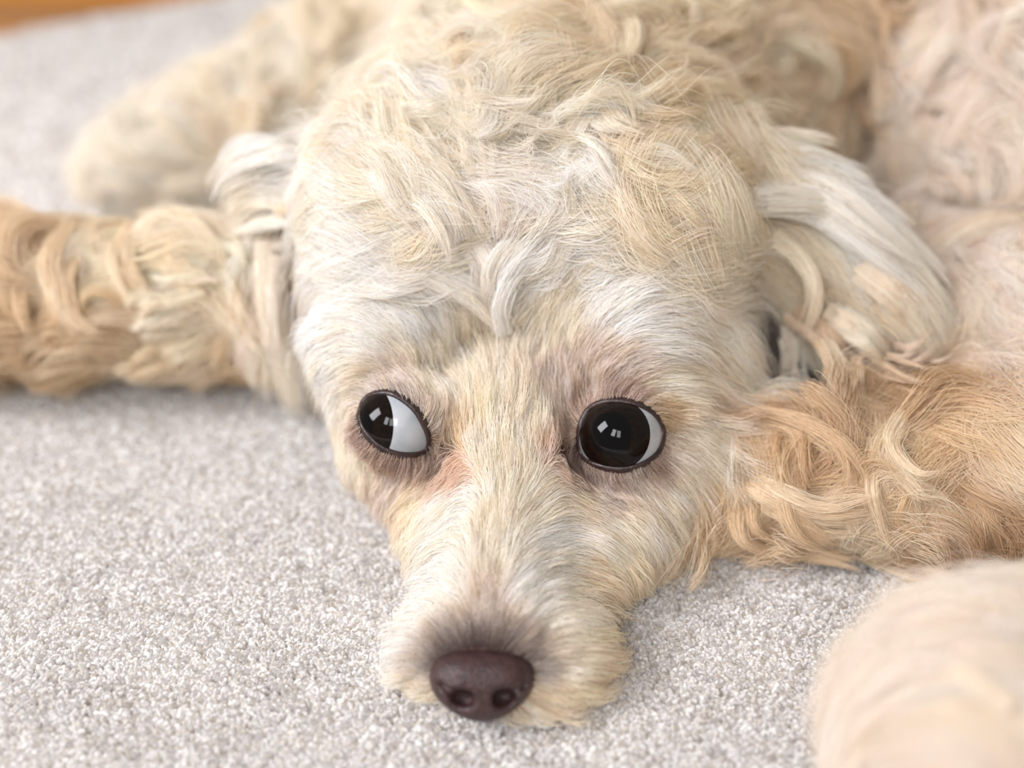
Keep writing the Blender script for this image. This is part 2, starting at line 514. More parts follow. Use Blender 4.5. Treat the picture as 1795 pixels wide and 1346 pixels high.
# px, py, angle (deg: 0 right, 90 down in the picture), length, curl, lift, colour
GUIDES = [
    # muzzle bridge and sides
    (846, 1098, -92, .45, 0, .25, DKB), (800, 1100, -130, .45, 0, .25, GRY), (900, 1105, -45, .5, 0, .25, GRY),
    (858, 1040, -85, .7, 0, .2, GRY), (862, 980, -88, .9, 0, .2, CREAM), (868, 900, -90, 1.0, 0, .2, CREAM),
    (800, 1040, -150, .8, 0, .2, WHITE), (760, 980, 165, .9, 0, .2, WHITE), (790, 900, 150, 1.0, 0, .2, WHITE),
    (740, 1080, 175, .8, 0, .22, WHITE), (710, 1150, 165, .8, 0, .25, WHITE), (700, 1200, 150, .8, 0, .25, CREAM),
    (730, 1250, 130, .8, 0, .25, CREAM),
    (910, 1030, -40, .9, 0, .2, WHITE), (960, 960, -15, 1.0, 0, .2, WHITE), (940, 880, -40, 1.1, 0, .2, CREAM),
    (990, 1080, 0, .9, 0, .2, CREAM), (1030, 1010, 20, 1.0, 0, .22, YEL), (1080, 940, 40, 1.1, 0, .22, CREAM),
    (980, 1160, 5, .9, 0, .22, CREAM), (1040, 1180, 15, .9, 0, .25, YEL), (960, 1230, 25, .9, 0, .25, YEL),
    (1080, 1090, 30, .9, 0, .22, YEL), (1110, 1010, 60, .9, 0, .25, YEL),
    (1130, 900, 60, 1.2, 0, .25, CREAM), (1180, 850, 50, 1.3, 0, .25, CREAM), (1050, 880, 40, .8, 0, .2, GRY),
    (990, 820, 70, .6, 0, .2, RST), (1010, 870, 60, .8, 0, .2, YEL),
    (800, 825, 110, .5, 0, .2, RST), (730, 880, 120, .8, 0, .2, YEL), (740, 930, 110, .8, 0, .2, CREAM),
    (680, 840, 110, .7, 0, .2, GRY), (640, 800, 100, .7, 0, .2, CREAM), (700, 980, 110, .7, 0, .2, CREAM),
    (770, 1128, -120, .5, 0, .22, DKB), (925, 1128, -50, .5, 0, .22, DKB), (846, 1112, -90, .6, 0, .25, DKB),
    (735, 1165, 180, .6, 0, .2, CREAM), (962, 1165, 0, .6, 0, .2, CREAM), (760, 1075, -140, .6, 0, .22, WHITE), (940, 1085, -40, .6, 0, .22, WHITE), (770, 1245, 140, .6, 0, .2, CREAM),
    (930, 1240, 35, .7, 0, .2, CREAM), (930, 1275, 60, .8, 0, .2, YEL),
    (1085, 830, 75, .45, 0, .18, DUS), (1020, 815, 100, .4, 0, .18, DUS), (995, 790, 110, .35, 0, .18, RST),
    (1160, 800, 40, .5, 0, .18, DUS), (1010, 715, -120, .5, 0, .18, DUS), (1085, 695, -80, .5, 0, .2, DUS),
    (1170, 740, 0, .6, 0, .2, TAN), (690, 805, 105, .45, 0, .18, DUS), (760, 790, 60, .4, 0, .18, RST),
    (640, 770, 140, .4, 0, .18, DUS), (680, 685, -110, .5, 0, .2, GRY), (765, 745, -60, .5, 0, .2, GRY),
    # around eyes
    (900, 820, -90, .9, 0, .2, CREAM), (850, 800, -95, .9, 0, .2, CREAM),
    (780, 760, -100, .8, 0, .2, TAN), (770, 700, -115, .9, 0, .22, CREAM), (830, 700, -100, 1.2, .1, .25, CREAM),
    (880, 720, -88, 1.2, .1, .25, CREAM), (940, 740, -80, 1.0, .05, .22, CREAM), (975, 780, -85, .6, 0, .2, RST),
    (980, 700, -75, .9, .0, .22, GRY), (1040, 660, -60, .9, 0, .22, GRY), (1090, 640, -40, .9, 0, .22, GRY),
    (1160, 680, -5, 1.0, 0, .22, CREAM), (1200, 760, 20, 1.1, 0, .22, CREAM), (1180, 800, 30, 1.0, 0, .22, CREAM),
    (1100, 835, 60, .7, 0, .2, GRY), (700, 670, -130, .8, 0, .22, GRY), (640, 680, 170, .8, 0, .22, CREAM),
    (740, 650, -120, 1.0, 0, .22, CREAM), (610, 740, 120, .7, 0, .2, CREAM),
    # brows and forehead
    (650, 580, -150, 1.2, .05, .3, WHITE), (590, 600, 165, 1.2, 0, .3, WHITE), (570, 660, 140, 1.0, 0, .3, WHITE),
    (740, 580, -130, 1.4, .2, .3, WHITE), (830, 600, -110, 1.6, .3, .3, CREAM), (900, 600, -80, 1.6, .3, .3, CREAM),
    (980, 580, -60, 1.5, .2, .3, CREAM), (1080, 550, -30, 1.4, .1, .3, WHITE), (1150, 590, 0, 1.5, .1, .3, WHITE),
    (1230, 600, 15, 1.8, .2, .35, CREAM), (1280, 700, 30, 1.8, .2, .35, CREAM), (1250, 800, 35, 1.6, .2, .3, CREAM),
    (600, 480, 175, 1.8, .3, .4, WHITE), (570, 380, 180, 1.8, .3, .4, WHITE), (620, 280, -165, 2.0, .4, .45, WHITE),
    (700, 480, -170, 2.0, .4, .45, WHITE), (720, 340, -160, 2.2, .5, .5, CREAM), (800, 420, -140, 2.4, .7, .5, CREAM),
    (840, 260, 120, 3.0, .9, .6, CREAM), (860, 360, 100, 3.0, .9, .6, PINK), (900, 480, -75, 2.6, .8, .5, WHITE),
    (960, 420, -60, 2.6, .8, .55, WHITE), (1000, 300, -60, 3.0, .9, .6, WHITE), (1060, 340, -30, 2.8, .7, .55, YEL),
    (1120, 300, 20, 2.8, .6, .5, YEL), (1100, 420, -10, 2.4, .5, .5, CREAM), (1180, 480, 5, 2.2, .4, .45, CREAM),
    (1230, 380, 25, 2.4, .5, .45, YEL), (1280, 480, 20, 2.2, .3, .4, CREAM), (1290, 580, 25, 2.2, .3, .4, CREAM),
    (700, 200, -160, 2.6, .6, .55, CREAM), (800, 180, 150, 3.0, .9, .6, WHITE),
    # left ear
    (470, 270, 165, 1.6, .1, .4, WHITE), (520, 300, 175, 1.6, .0, .35, WHITE), (470, 340, 170, 1.8, .1, .35, CREAM), (515, 380, 165, 1.4, .1, .3, HOL_SHADE),
    (500, 420, 155, 1.6, .1, .3, CREAM), (490, 500, 100, 2.2, .2, .35, PINK), (510, 600, 88, 1.8, .2, .35, CREAM),
    (450, 440, 110, 1.6, .2, .35, CREAM),
    # right ear
    (1320, 340, 10, 2.8, .2, .35, YEL), (1400, 330, 20, 3.0, .15, .35, WHITE), (1460, 400, 38, 3.2, .15, .4, WHITE),
    (1380, 430, 50, 3.0, .3, .35, YEL), (1520, 480, 50, 3.0, .2, .35, CREAM), (1560, 560, 55, 2.8, .5, .45, CREAM),
    (1440, 540, 62, 3.0, .3, .35, YEL), (1385, 520, 88, 2.6, .4, .4, YEL), (1520, 600, 62, 2.8, .5, .4, CREAM),
    (1330, 470, 40, 1.8, .2, .3, GRY),
    # neck and back
    (760, 100, -150, 3.0, .8, .7, CREAM), (880, 120, 100, 3.2, 1.0, .8, CREAM), (980, 60, 80, 3.4, 1.0, .8, YEL),
    (1000, 180, 95, 3.2, 1.0, .8, CREAM), (1100, 130, 60, 3.4, 1.0, .8, YEL), (1200, 60, 90, 3.4, 1.1, .9, YEL),
    (1250, 200, 40, 3.2, .9, .8, YEL), (1330, 120, 80, 3.4, 1.1, .9, YEL), (1400, 240, 15, 3.0, .6, .6, YEL),
    (1440, 100, 100, 3.0, 1.2, .9, TAN), (1500, 200, 110, 2.6, 1.2, .9, TAN), (1540, 60, 100, 2.6, 1.2, .9, TAN),  # tan here: shade of the neck-flank groove tinted into the fur
    (1620, 100, 120, 3.0, 1.0, .9, PINK), (1740, 120, 125, 3.2, .8, .9, PINK), (1600, 300, 110, 3.0, 1.0, .8, PINK),
    (1720, 300, 115, 3.2, .8, .8, PINK), (1640, 450, 100, 3.2, .6, .7, PINK), (1760, 500, 100, 3.4, .5, .7, PINK),
    (1700, 650, 95, 3.4, .5, .7, PINK), (1780, 800, 95, 3.0, .6, .7, YEL), (1680, 780, 110, 3.0, .9, .7, TAN),
    (1380, 700, 30, 2.4, 1.1, .5, TAN), (1340, 665, 40, 2.2, 1, .5, BRN), (1480, 745, 30, 2.6, 1.1, .5, TAN),
    (1330, 745, 40, 2.4, 1.1, .5, BRN), (1300, 840, 60, 2.4, 1.1, .5, TAN), (1412, 545, 96, 3.0, .5, .45, CREAM), (1440, 575, 92, 3.0, .5, .45, CREAM), (1350, 700, 30, 2.4, 1.1, .5, TAN), (1480, 580, 58, 3.0, .45, .45, TAN),
    (1550, 330, 110, 2.6, 1.0, .5, BRN), (1570, 430, 110, 2.6, .8, .5, TAN), (1640, 620, 100, 2.6, .8, .5, TAN), (1600, 700, 80, 2.4, 1., .5, BRN),  # flank around the ear, groove shade put into the fur colour
    # folded foreleg beside the cheek
    (1560, 760, 60, 2.8, 1.1, .7, TAN), (1450, 780, 30, 2.8, 1.2, .7, BRN), (1350, 790, 20, 2.6, 1.2, .7, TAN),
    (1260, 880, 80, 2.6, 1.2, .6, TAN), (1350, 900, 60, 2.8, 1.3, .6, TAN), (1450, 900, 80, 2.8, 1.3, .6, TAN),
    (1560, 900, 100, 2.8, 1.3, .6, YEL), (1660, 900, 80, 2.8, 1.2, .6, BRN), (1740, 930, 95, 2.6, 1.0, .6, BRN),
    (1300, 970, 70, 2.2, 1.2, .5, TAN), (1500, 980, 10, 2.2, 1.2, .5, TAN), (1620, 980, 30, 2.2, 1.2, .5, TAN),
    # near hind paw
    (1560, 1150, -155, 2.0, .2, .5, PINK), (1700, 1080, -120, 2.2, .2, .5, PINK), (1500, 1300, 170, 2.0, .2, .5, PINK),
    (1650, 1250, 190, 2.4, .2, .5, PINK), (1760, 1300, 200, 2.4, .2, .5, PINK), (1770, 1050, -110, 2.2, .2, .5, PINK),
    # stretched foreleg
    (40, 440, 100, 2.6, .8, .6, TAN), (60, 620, 110, 2.6, .9, .6, TAN), (180, 440, 80, 2.4, 1.0, .6, YEL),
    (180, 600, 115, 2.8, .9, .6, TAN), (300, 460, 90, 2.4, 1.0, .6, YEL), (300, 600, 100, 2.6, 1.1, .6, YEL),
    (400, 500, 90, 2.2, 1.0, .6, YEL), (430, 620, 80, 2.2, .9, .5, TAN), (250, 680, 110, 2.2, .8, .5, TAN),
    # hind limb beyond
    (250, 300, 150, 2.4, .8, .6, CREAM), (400, 250, 160, 2.6, .9, .7, CREAM), (550, 150, 170, 2.6, .9, .7, CREAM),
    (620, 250, 150, 2.6, .9, .7, CREAM), (420, 340, 140, 2.2, .8, .6, CREAM),
]
gp, gd, gv = [], [], []
for (px, py, ang, ln, cu, li, col) in GUIDES:
    p = trace(px, py)
    if p is None:
        print('guide misses', px, py); continue
    a = math.radians(ang)
    d = RT * math.cos(a) - UP * math.sin(a)
    n = normal(p[None])[0]
    d = d - n * (d @ n)
    # a direction that runs along the line of sight keeps its picture heading
    gp.append(p); gd.append(d / np.linalg.norm(d)); gv.append((ln * (1.1 if ln < 1.5 else 1.25), cu, li * (1.15 if ln < 1.5 else 1.0), *col))
gp, gd, gv = map(np.array, (gp, gd, gv))
FH = 0.5
nF = np.ceil((np.array(HI) - np.array(LO)) / FH).astype(int) + 2
gx = [LO[i] + np.arange(nF[i]) * FH for i in range(3)]
FLD = np.zeros((*nF, 9), dtype=np.float32)
for i, x in enumerate(gx[0]):
    P = np.stack(np.broadcast_arrays(x, gx[1][:, None], gx[2][None, :]), -1).reshape(-1, 3)
    D2 = ((P[:, None, :] - gp[None]) ** 2).sum(-1) + 0.05
    W = D2 ** -2.0
    W /= W.sum(1, keepdims=True)
    FLD[i] = (W @ np.concatenate([gd, gv], 1)).reshape(nF[1], nF[2], 9)
FLO = np.array(LO, float)


def field(P): return interp(FLD, FLO, FH, P)


# ------------------------------------------------------------------ hair roots and strands
tri = np.concatenate([F[:, [0, 1, 2]], F[:, [0, 2, 3]]])
A_, B_, C_ = V[tri[:, 0]], V[tri[:, 1]], V[tri[:, 2]]
cr = np.cross(B_ - A_, C_ - A_)
area_t = np.linalg.norm(cr, axis=1) / 2
cen = (A_ + B_ + C_) / 3
nrm_t = normal(cen)


def project(P):
    q = P - CAM
    d = q @ FWD
    return 897.5 + FPX * (q @ RT) / d, 673 - FPX * (q @ UP) / d, d


fx, fy, fd = project(cen)
inframe = (fx > -120) & (fx < 1915) & (fy > -120) & (fy < 1466)
facing = np.einsum('ij,ij->i', nrm_t, (CAM - cen) / np.linalg.norm(CAM - cen, axis=1)[:, None])
dens = np.where(facing > -0.25, 1.0, 0.18) * np.where(inframe, 1.0, 0.12)
dens *= np.clip((33.0 / np.maximum(fd, 1)) ** 1.6, 0.35, 1.4)
dens *= np.where(cen[:, 2] < 0.25, 0.0, 1.0)
is_head = np.minimum.reduce([f(cen) for f, k in HEAD]) < np.minimum.reduce([f(cen) for f, k in BODY])
dens *= np.where(is_head, 1.5, 1.0)
TOTAL = 560000
wgt = area_t * dens; wgt /= wgt.sum()


def sample(n):
    t = rng.choice(len(wgt), n, p=wgt)
    u, v = rng.random(n), rng.random(n)
    fl = u + v > 1
    u[fl], v[fl] = 1 - u[fl], 1 - v[fl]
    p = A_[t] + (B_[t] - A_[t]) * u[:, None] + (C_[t] - A_[t]) * v[:, None]
    return p


K = 9


def hash_noise(P, s, seed):
    """smooth vector noise from a few random waves"""
    r = np.random.default_rng(seed)
    out = np.zeros(P.shape[:-1])
    for _ in range(5):
        k = r.normal(size=3) * s
        out = out + np.sin(P @ k + r.random() * 6.28)
    return out / 5 ** .5


def march(root, par, own_jit, snap):
    """strand paths laid along the body: par = phase, freq, amp, lenscale per strand"""
    n = len(root)
    P = np.empty((n, K, 3))
    P[:, 0] = root
    fv = field(root)
    ln = fv[:, 3] * par[:, 3]
    lift = fv[:, 5]; amp = fv[:, 4] * par[:, 2]
    step = ln / (K - 1)
    p = root.copy()
    prev = None
    free = ((1 - snap) * .9)[:, None]
    for k in range(1, K):
        s = k / (K - 1)
        nn = normal(p)
        d = field(p)[:, :3]
        d = d - nn * np.einsum('ij,ij->i', d, nn)[:, None]
        d /= np.maximum(np.linalg.norm(d, axis=1, keepdims=True), 1e-5)
        if prev is not None:
            d = d * (1 - free) + prev * free
        prev = d
        side = np.cross(nn, d)
        ang = amp * 1.55 * np.sin(par[:, 0] + par[:, 1] * s * 3.2) + own_jit[:, 0] * np.where(snap < .5, .24, .14)
        dd = d * np.cos(ang)[:, None] + side * np.sin(ang)[:, None]
        p = p + dd * step[:, None]
        hgt = lift * par[:, 4] * (1 - (1 - s) ** 2.2) * (0.75 + .25 * own_jit[:, 1]) \
            * (1 + 0.45 * amp * np.sin(par[:, 0] * 1.7 + par[:, 1] * s * 4.0))
        nn = normal(p)
        dcur = dist(p)
        p = p + nn * (np.clip(hgt - dcur, -.6, .6) * np.where(dcur < .05, 1, snap))[:, None]
        p = p + nn * (np.clip(.62 * s * par[:, 4] - dcur, 0, .3) * (snap < .5))[:, None]
        p[:, 2] -= (1 - snap) * step * .3 * s
        p[:, 2] = np.maximum(p[:, 2], 0.32 + 0.1 * own_jit[:, 1])
        P[:, k] = p
    return P


roots = sample(TOTAL)
# no fur on the nose pad or within the lids
keep = np.ones(len(roots), bool)
for c, L in LOOPS:
    keep &= ~in_opening(roots, c, L, 1.02, 1.18)
qn = (roots - NOSE_C) @ CAMAX.T
keep &= ~(((qn[:, 0] / 1.0) ** 2 + ((qn[:, 1]) / .66) ** 2 < 1) & (qn[:, 2] < 1.5))
keep &= ~in_hollow(roots)
roots = roots[keep]

# locks: every strand belongs to the nearest of many lock centres (two sizes, coarse on the body)
def nearest(P, Q):
    from mathutils import kdtree
    kd = kdtree.KDTree(len(Q))
    for i, q in enumerate(Q): kd.insert(q, i)
    kd.balance()
    return np.array([kd.find(p)[1] for p in P])


REG = [HEAD, EAR_L, EAR_R, BODY[0:1], BODY[1:5], BODY[5:8], BODY[8:9], BODY[9:10], BODY[10:12]]


def region(P):
    return np.stack([np.minimum.reduce([f(P) for f, k in lst]) for lst in REG], 1).argmin(1)


# coarse locks share their curl; fine wisps inside them draw the tips together
cl = sample(8000)
fcl = field(cl)
pk = np.clip(.9 - 1.0 * np.clip(fcl[:, 4], 0, 1.1), .10, 1)
cl = cl[rng.random(len(cl)) < pk]
ncl = len(cl)
par_c = np.stack([rng.random(ncl) * 6.28, .7 + rng.random(ncl) * .9, .7 + .6 * rng.random(ncl), .8 + .4 * rng.random(ncl), .6 + .8 * rng.random(ncl)], 1)
par_c[:, 0] = hash_noise(cl, .5, 3) * 3.2 + par_c[:, 0] * .3
SNAP = np.array([1, .22, .12, 1, 1, .9, 1, 1, 1.0])
Gc = march(cl, par_c, np.zeros((ncl, 2)), SNAP[region(cl)])
ws = sample(62000)
ws = ws[rng.random(len(ws)) < 1 - .86 * np.maximum(np.clip(field(ws)[:, 4], 0, 1), .85 * (SNAP[region(ws)] < .5))]
wc = nearest(ws, cl)
par_w = par_c[wc].copy()
par_w[:, 0] += rng.normal(size=len(ws)) * .35
par_w[:, 2] *= 1 + .25 * rng.normal(size=len(ws))
par_w[:, 3] *= .8 + .4 * rng.random(len(ws))
par_w[:, 4] *= np.clip(1 + .35 * rng.normal(size=len(ws)), .3, 1.9)
fw = field(ws)
s = np.linspace(0, 1, K)[None, :]
Gw = march(ws, par_w, np.clip(rng.normal(size=(len(ws), 2)), -2, 2) * 1.0, SNAP[region(ws)])
bw_ = (np.clip(.1 + .8 * fw[:, 4], .1, .75) * (.5 + .8 * rng.random(len(ws))))[:, None] * s
Gw = Gw + bw_[..., None] * (Gc[wc] - Gw)
cid = nearest(roots, ws)
jit = np.clip(rng.normal(size=(len(roots), 2)), -2, 2)
par_h = par_w[cid].copy()
par_h[:, 3] *= .7 + .4 * rng.random(len(roots))
par_h[:, 0] += rng.normal(size=len(roots)) * .28
par_h[:, 1] *= 1 + .12 * rng.normal(size=len(roots))
Ph = march(roots, par_h, jit, SNAP[region(roots)])
fr = field(roots)
blend = (np.clip(.2 + .55 * fr[:, 4:5], .2, .7) + .28 * rng.random((len(roots), 1))) * s ** .8
stray = rng.random(len(roots)) < .06
blend[(SNAP[region(roots)] < .5)] *= 1.25
blend = np.minimum(blend, .93)
blend[stray] *= .2
Ph = Ph + blend[..., None] * (Gw[cid] - Ph)
Ph[:, 1:] += rng.normal(size=(len(roots), K - 1, 3)) * .010
Ph[..., 2] = np.maximum(Ph[..., 2], .2)
# strands that would lie across an eyeball or the nose pad are trimmed where they reach it
hit = np.zeros((len(roots), K), bool)
for c, L in LOOPS:
    hit |= in_opening(Ph, c, L, .91, 1.5)
hit |= in_hollow(Ph) & (rng.random(len(roots)) < .8)[:, None]
dn = (Ph - NOSE_C) @ CAMAX.T
hit |= ((dn[..., 0] / 1.0) ** 2 + (dn[..., 1] / .66) ** 2 < 1) & (dn[..., 2] < .6)
first = np.where(hit.any(1), hit.argmax(1), K)
ok = first > 1
cut = ok & (first < K)
fi = (first[cut] - 1.0) / (K - 1)
tt = np.linspace(0, 1, K)[None, :] * fi[:, None] * (K - 1)
i0 = np.minimum(tt.astype(int), K - 2); f0 = (tt - i0)[..., None]
Pc = Ph[cut]; ar = np.arange(len(Pc))[:, None]
Ph[cut] = Pc[ar, i0] * (1 - f0) + Pc[ar, i0 + 1] * f0
Ph, roots, cid, fr = Ph[ok], roots[ok], cid[ok], fr[ok]

_, _, hd = project(roots)
wid = 0.0054 * np.clip(hd / 32, .8, 1.7)
taper = np.array([1, 1, .98, .95, .9, .82, .7, .52, .25])[None, :]
Rh = wid[:, None] * taper * (.8 + .4 * rng.random((len(roots), 1)))

def guide_colour(P):
    out = np.empty((len(P), 3))
    for i in range(0, len(P), 40000):
        D2 = ((P[i:i + 40000, None, :] - gp[None]) ** 2).sum(-1) + .02
        W = D2 ** -3.0
        out[i:i + 40000] = (W @ gv[:, 3:6]) / W.sum(1, keepdims=True)
    return out


tone = rng.normal(size=ncl)[wc[cid], None] * .5 + rng.normal(size=len(ws))[cid, None] * .5
colr = guide_colour(Ph[:, 3]) * (1 + tone * np.array([[.03, .05, .10]])) * (1 + .14 * (par_w[cid, 0] % 1 - .5))[:, None]
colr = pigment(Ph[:, 2], colr)
colr *= (1 + .09 * rng.normal(size=(len(roots), 1)))
colr[:, 2] *= (1 + .05 * rng.normal(size=len(roots)))
colr = np.clip(colr, .01, .95)

# single locks that stand out of the coat: path over the body, root width, lift, colour
LOCKS = [
    # crown and forehead
    ([(886, 531), (876, 481), (901, 436), (962, 391)], .42, .75, WHITE), ([(927, 516), (967, 461), (997, 411), (997, 361), (942, 326)], .3, .7, CREAM),
    ([(881, 341), (932, 316), (982, 331), (1007, 381)], .28, .8, CREAM), ([(826, 341), (861, 341), (881, 381), (876, 421)], .26, .8, CREAM),
    ([(952, 341), (1002, 321), (1032, 301), (1052, 281)], .3, .85, WHITE), ([(962, 301), (992, 271), (1022, 220), (1037, 130)], .45, .8, WHITE),
    ([(932, 291), (952, 240), (962, 175), (952, 110)], .4, .8, CREAM), ([(701, 265), (761, 301), (801, 341), (826, 401)], .4, .75, CREAM),
    ([(681, 331), (741, 341), (781, 391), (796, 441)], .4, .75, WHITE), ([(811, 185), (861, 215), (886, 265), (886, 321)], .45, .85, WHITE),
    ([(741, 190), (801, 210), (846, 260), (851, 321)], .45, .8, CREAM), ([(1047, 341), (1092, 291), (1152, 286), (1202, 316)], .4, .8, WHITE),
    ([(1067, 381), (1127, 336), (1202, 341), (1263, 381)], .4, .75, CREAM), ([(1102, 421), (1152, 386), (1212, 381), (1278, 421)], .38, .7, CREAM),
    ([(1110, 470), (1172, 431), (1242, 441), (1292, 471)], .35, .65, CREAM), ([(641, 471), (721, 471), (801, 501), (876, 541)], .35, .6, WHITE),
    ([(751, 471), (811, 501), (871, 551), (880, 575)], .3, .6, CREAM),
    ([(640, 170), (600, 140), (550, 140), (490, 150)], .3, .5, CREAM),
    ([(600, 240), (650, 230), (700, 250), (730, 290)], .4, .65, WHITE), ([(590, 330), (640, 320), (690, 340), (720, 390)], .36, .55, WHITE),
    ([(1000, 470), (1050, 430), (1100, 410), (1160, 420)], .3, .6, CREAM), ([(830, 430), (850, 460), (850, 500), (870, 530)], .25, .6, PINK),
    # neck and back
    ([(1134, 12), (1169, 39), (1169, 78), (1154, 117)], .5, 1.0, CREAM), ([(1243, 20), (1274, 51), (1282, 90), (1263, 117)], .5, 1.0, YEL),
    ([(1313, 113), (1345, 130), (1372, 113), (1372, 88)], .35, 1.1, CREAM), ([(1430, 70), (1436, 117), (1419, 166)], .45, 1.0, CREAM),
    ([(1349, 8), (1388, 31), (1407, 80)], .5, 1.1, CREAM), ([(1505, 62), (1532, 70), (1548, 104)], .3, 1.0, CREAM),
    ([(1458, 95), (1485, 78), (1512, 94)], .3, 1.0, TAN), ([(1719, 23), (1677, 78), (1641, 129), (1614, 186)], .6, .9, PINK),
    ([(1770, 120), (1720, 180), (1690, 240), (1680, 300)], .6, .9, PINK), ([(1100, 170), (1060, 200), (1070, 240), (1110, 255)], .45, .9, CREAM),
    ([(1180, 170), (1230, 200), (1250, 240), (1230, 270)], .45, .8, YEL), ([(860, 60), (900, 90), (905, 140), (880, 175)], .5, .9, CREAM),
    ([(1040, 40), (1075, 80), (1080, 130), (1060, 160)], .5, .9, CREAM), ([(780, 80), (820, 110), (820, 150)], .45, .8, TAN),
    ([(700, 60), (690, 110), (640, 140)], .45, .8, PINK), ([(1600, 200), (1570, 260), (1590, 320)], .5, .8, TAN),
    ([(1730, 330), (1680, 370), (1670, 430), (1690, 490)], .6, .8, PINK), ([(1640, 380), (1620, 440), (1650, 500), (1700, 540)], .55, .8, PINK),
    ([(1760, 520), (1720, 590), (1730, 660), (1760, 720)], .6, .8, CREAM), ([(1680, 560), (1690, 640), (1730, 700)], .5, .8, CREAM),
    # ear lying on the flank
    ([(1282, 350), (1396, 357), (1496, 411), (1570, 505)], .55, .45, CREAM), ([(1309, 300), (1442, 318), (1529, 390), (1590, 467)], .5, .4, WHITE),
    ([(1315, 411), (1409, 437), (1496, 484), (1596, 534)], .5, .5, CREAM), ([(1330, 335), (1430, 375), (1510, 440), (1580, 500)], .5, .5, WHITE),
    ([(1362, 417), (1409, 460), (1432, 515), (1432, 575)], .22, .9, CREAM), ([(1410, 545), (1463, 585), (1509, 628), (1536, 662)], .33, .8, BRN),
    ([(1455, 545), (1509, 584), (1553, 628), (1600, 655)], .35, .75, CREAM), ([(1540, 545), (1590, 610), (1620, 645), (1652, 632)], .35, .6, CREAM),
    ([(1500, 590), (1550, 665), (1605, 690), (1650, 655)], .4, 1.3, WHITE), ([(1385, 560), (1376, 635), (1392, 695), (1409, 735)], .26, 1.7, CREAM),
    ([(1412, 565), (1418, 645), (1429, 705), (1417, 744)], .28, 1.8, WHITE), ([(1440, 570), (1456, 645), (1470, 705), (1460, 738)], .3, 1.7, CREAM),
    ([(1470, 585), (1492, 662), (1505, 716), (1494, 740)], .3, 1.6, CREAM), ([(1500, 600), (1530, 665), (1560, 706), (1600, 718)], .3, 1.5, CREAM),
    ([(1305, 450), (1355, 485), (1389, 525), (1396, 575)], .28, .5, GRY), ([(1310, 500), (1345, 550), (1369, 605)], .25, .5, GRY),
    ([(1500, 470), (1560, 530), (1600, 590), (1630, 605)], .4, .5, CREAM), ([(1340, 250), (1402, 262), (1475, 292)], .4, .6, CREAM),
    ([(1280, 275), (1350, 285), (1430, 300), (1490, 335)], .4, .6, CREAM), ([(1370, 600), (1352, 640), (1360, 690)], .14, .7, WHITE),
    # curls of the folded foreleg
    ([(1329, 728), (1420, 760), (1480, 800), (1500, 850)], .4, 1.0, TAN), ([(1295, 842), (1349, 869), (1429, 896), (1509, 889)], .4, 1.0, YEL),
    ([(1580, 752), (1552, 802), (1590, 845), (1628, 852)], .42, 1.1, YEL), ([(1623, 842), (1650, 902), (1695, 932)], .45, .9, YEL),
    ([(1476, 872), (1480, 929), (1509, 975)], .4, 1.0, YEL), ([(1269, 909), (1269, 969), (1315, 1018), (1380, 1015)], .36, .8, TAN),
    ([(1235, 959), (1235, 1010), (1258, 1040)], .2, .6, TAN), ([(1295, 946), (1349, 986), (1409, 1008), (1516, 990)], .34, .9, YEL),
    ([(1362, 949), (1430, 980), (1500, 962)], .3, 1.0, TAN), ([(1717, 849), (1730, 909), (1752, 965)], .45, .9, TAN),
    ([(1663, 869), (1690, 922), (1705, 976)], .4, .9, BRN), ([(1540, 780), (1530, 860), (1565, 940)], .4, 1.0, TAN),
    ([(1400, 810), (1380, 850), (1400, 900), (1450, 930)], .4, 1.1, TAN), ([(1330, 800), (1290, 850), (1300, 910), (1350, 940)], .4, 1.0, TAN),
    ([(1220, 880), (1200, 930), (1180, 980)], .25, .7, YEL), ([(1600, 930), (1640, 975), (1700, 990)], .34, .8, TAN),
    # veil and fringe of the far ear
    ([(552, 268), (496, 246), (443, 262), (418, 310)], .45, .45, WHITE), ([(552, 296), (496, 284), (445, 300), (420, 350)], .35, .5, WHITE),
    ([(550, 333), (491, 339), (443, 352)], .16, .8, CREAM), ([(548, 362), (490, 372), (436, 385)], .12, .9, TAN),
    ([(546, 386), (484, 394), (430, 410)], .15, .9, WHITE), ([(540, 402), (490, 430), (448, 456)], .15, .8, PINK),
    ([(450, 420), (455, 510), (466, 600), (494, 662)], .35, .6, PINK), ([(480, 450), (488, 525), (497, 600), (519, 668)], .35, .6, CREAM),
    ([(510, 470), (520, 540), (528, 610), (538, 668)], .3, .6, PINK), ([(432, 380), (434, 460), (450, 540)], .25, .5, CREAM),
    # stretched foreleg
    ([(40, 430), (20, 500), (40, 560)], .5, .9, TAN), ([(130, 420), (100, 480), (120, 540), (170, 560)], .5, .9, YEL),
    ([(240, 410), (220, 470), (250, 520)], .5, .9, YEL), ([(330, 420), (310, 480), (350, 530)], .5, .9, YEL),
    ([(80, 580), (30, 640), (10, 700)], .45, .8, TAN), ([(150, 590), (120, 650), (130, 710)], .45, .8, YEL),
    ([(220, 600), (180, 660), (190, 715)], .42, .8, TAN), ([(310, 570), (270, 620), (290, 680)], .45, .9, YEL),
    ([(390, 560), (370, 620), (400, 670)], .42, .9, YEL), ([(440, 600), (420, 650), (440, 695)], .36, .7, TAN),
    # fluffy near paw
    ([(1560, 1130), (1500, 1180), (1460, 1230)], .5, .7, PINK), ([(1680, 1080), (1610, 1070), (1560, 1100)], .5, .7, PINK),
    ([(1760, 1200), (1680, 1180), (1600, 1210), (1540, 1260)], .6, .8, PINK), ([(1790, 1300), (1700, 1250), (1620, 1270)], .6, .8, YEL),
]


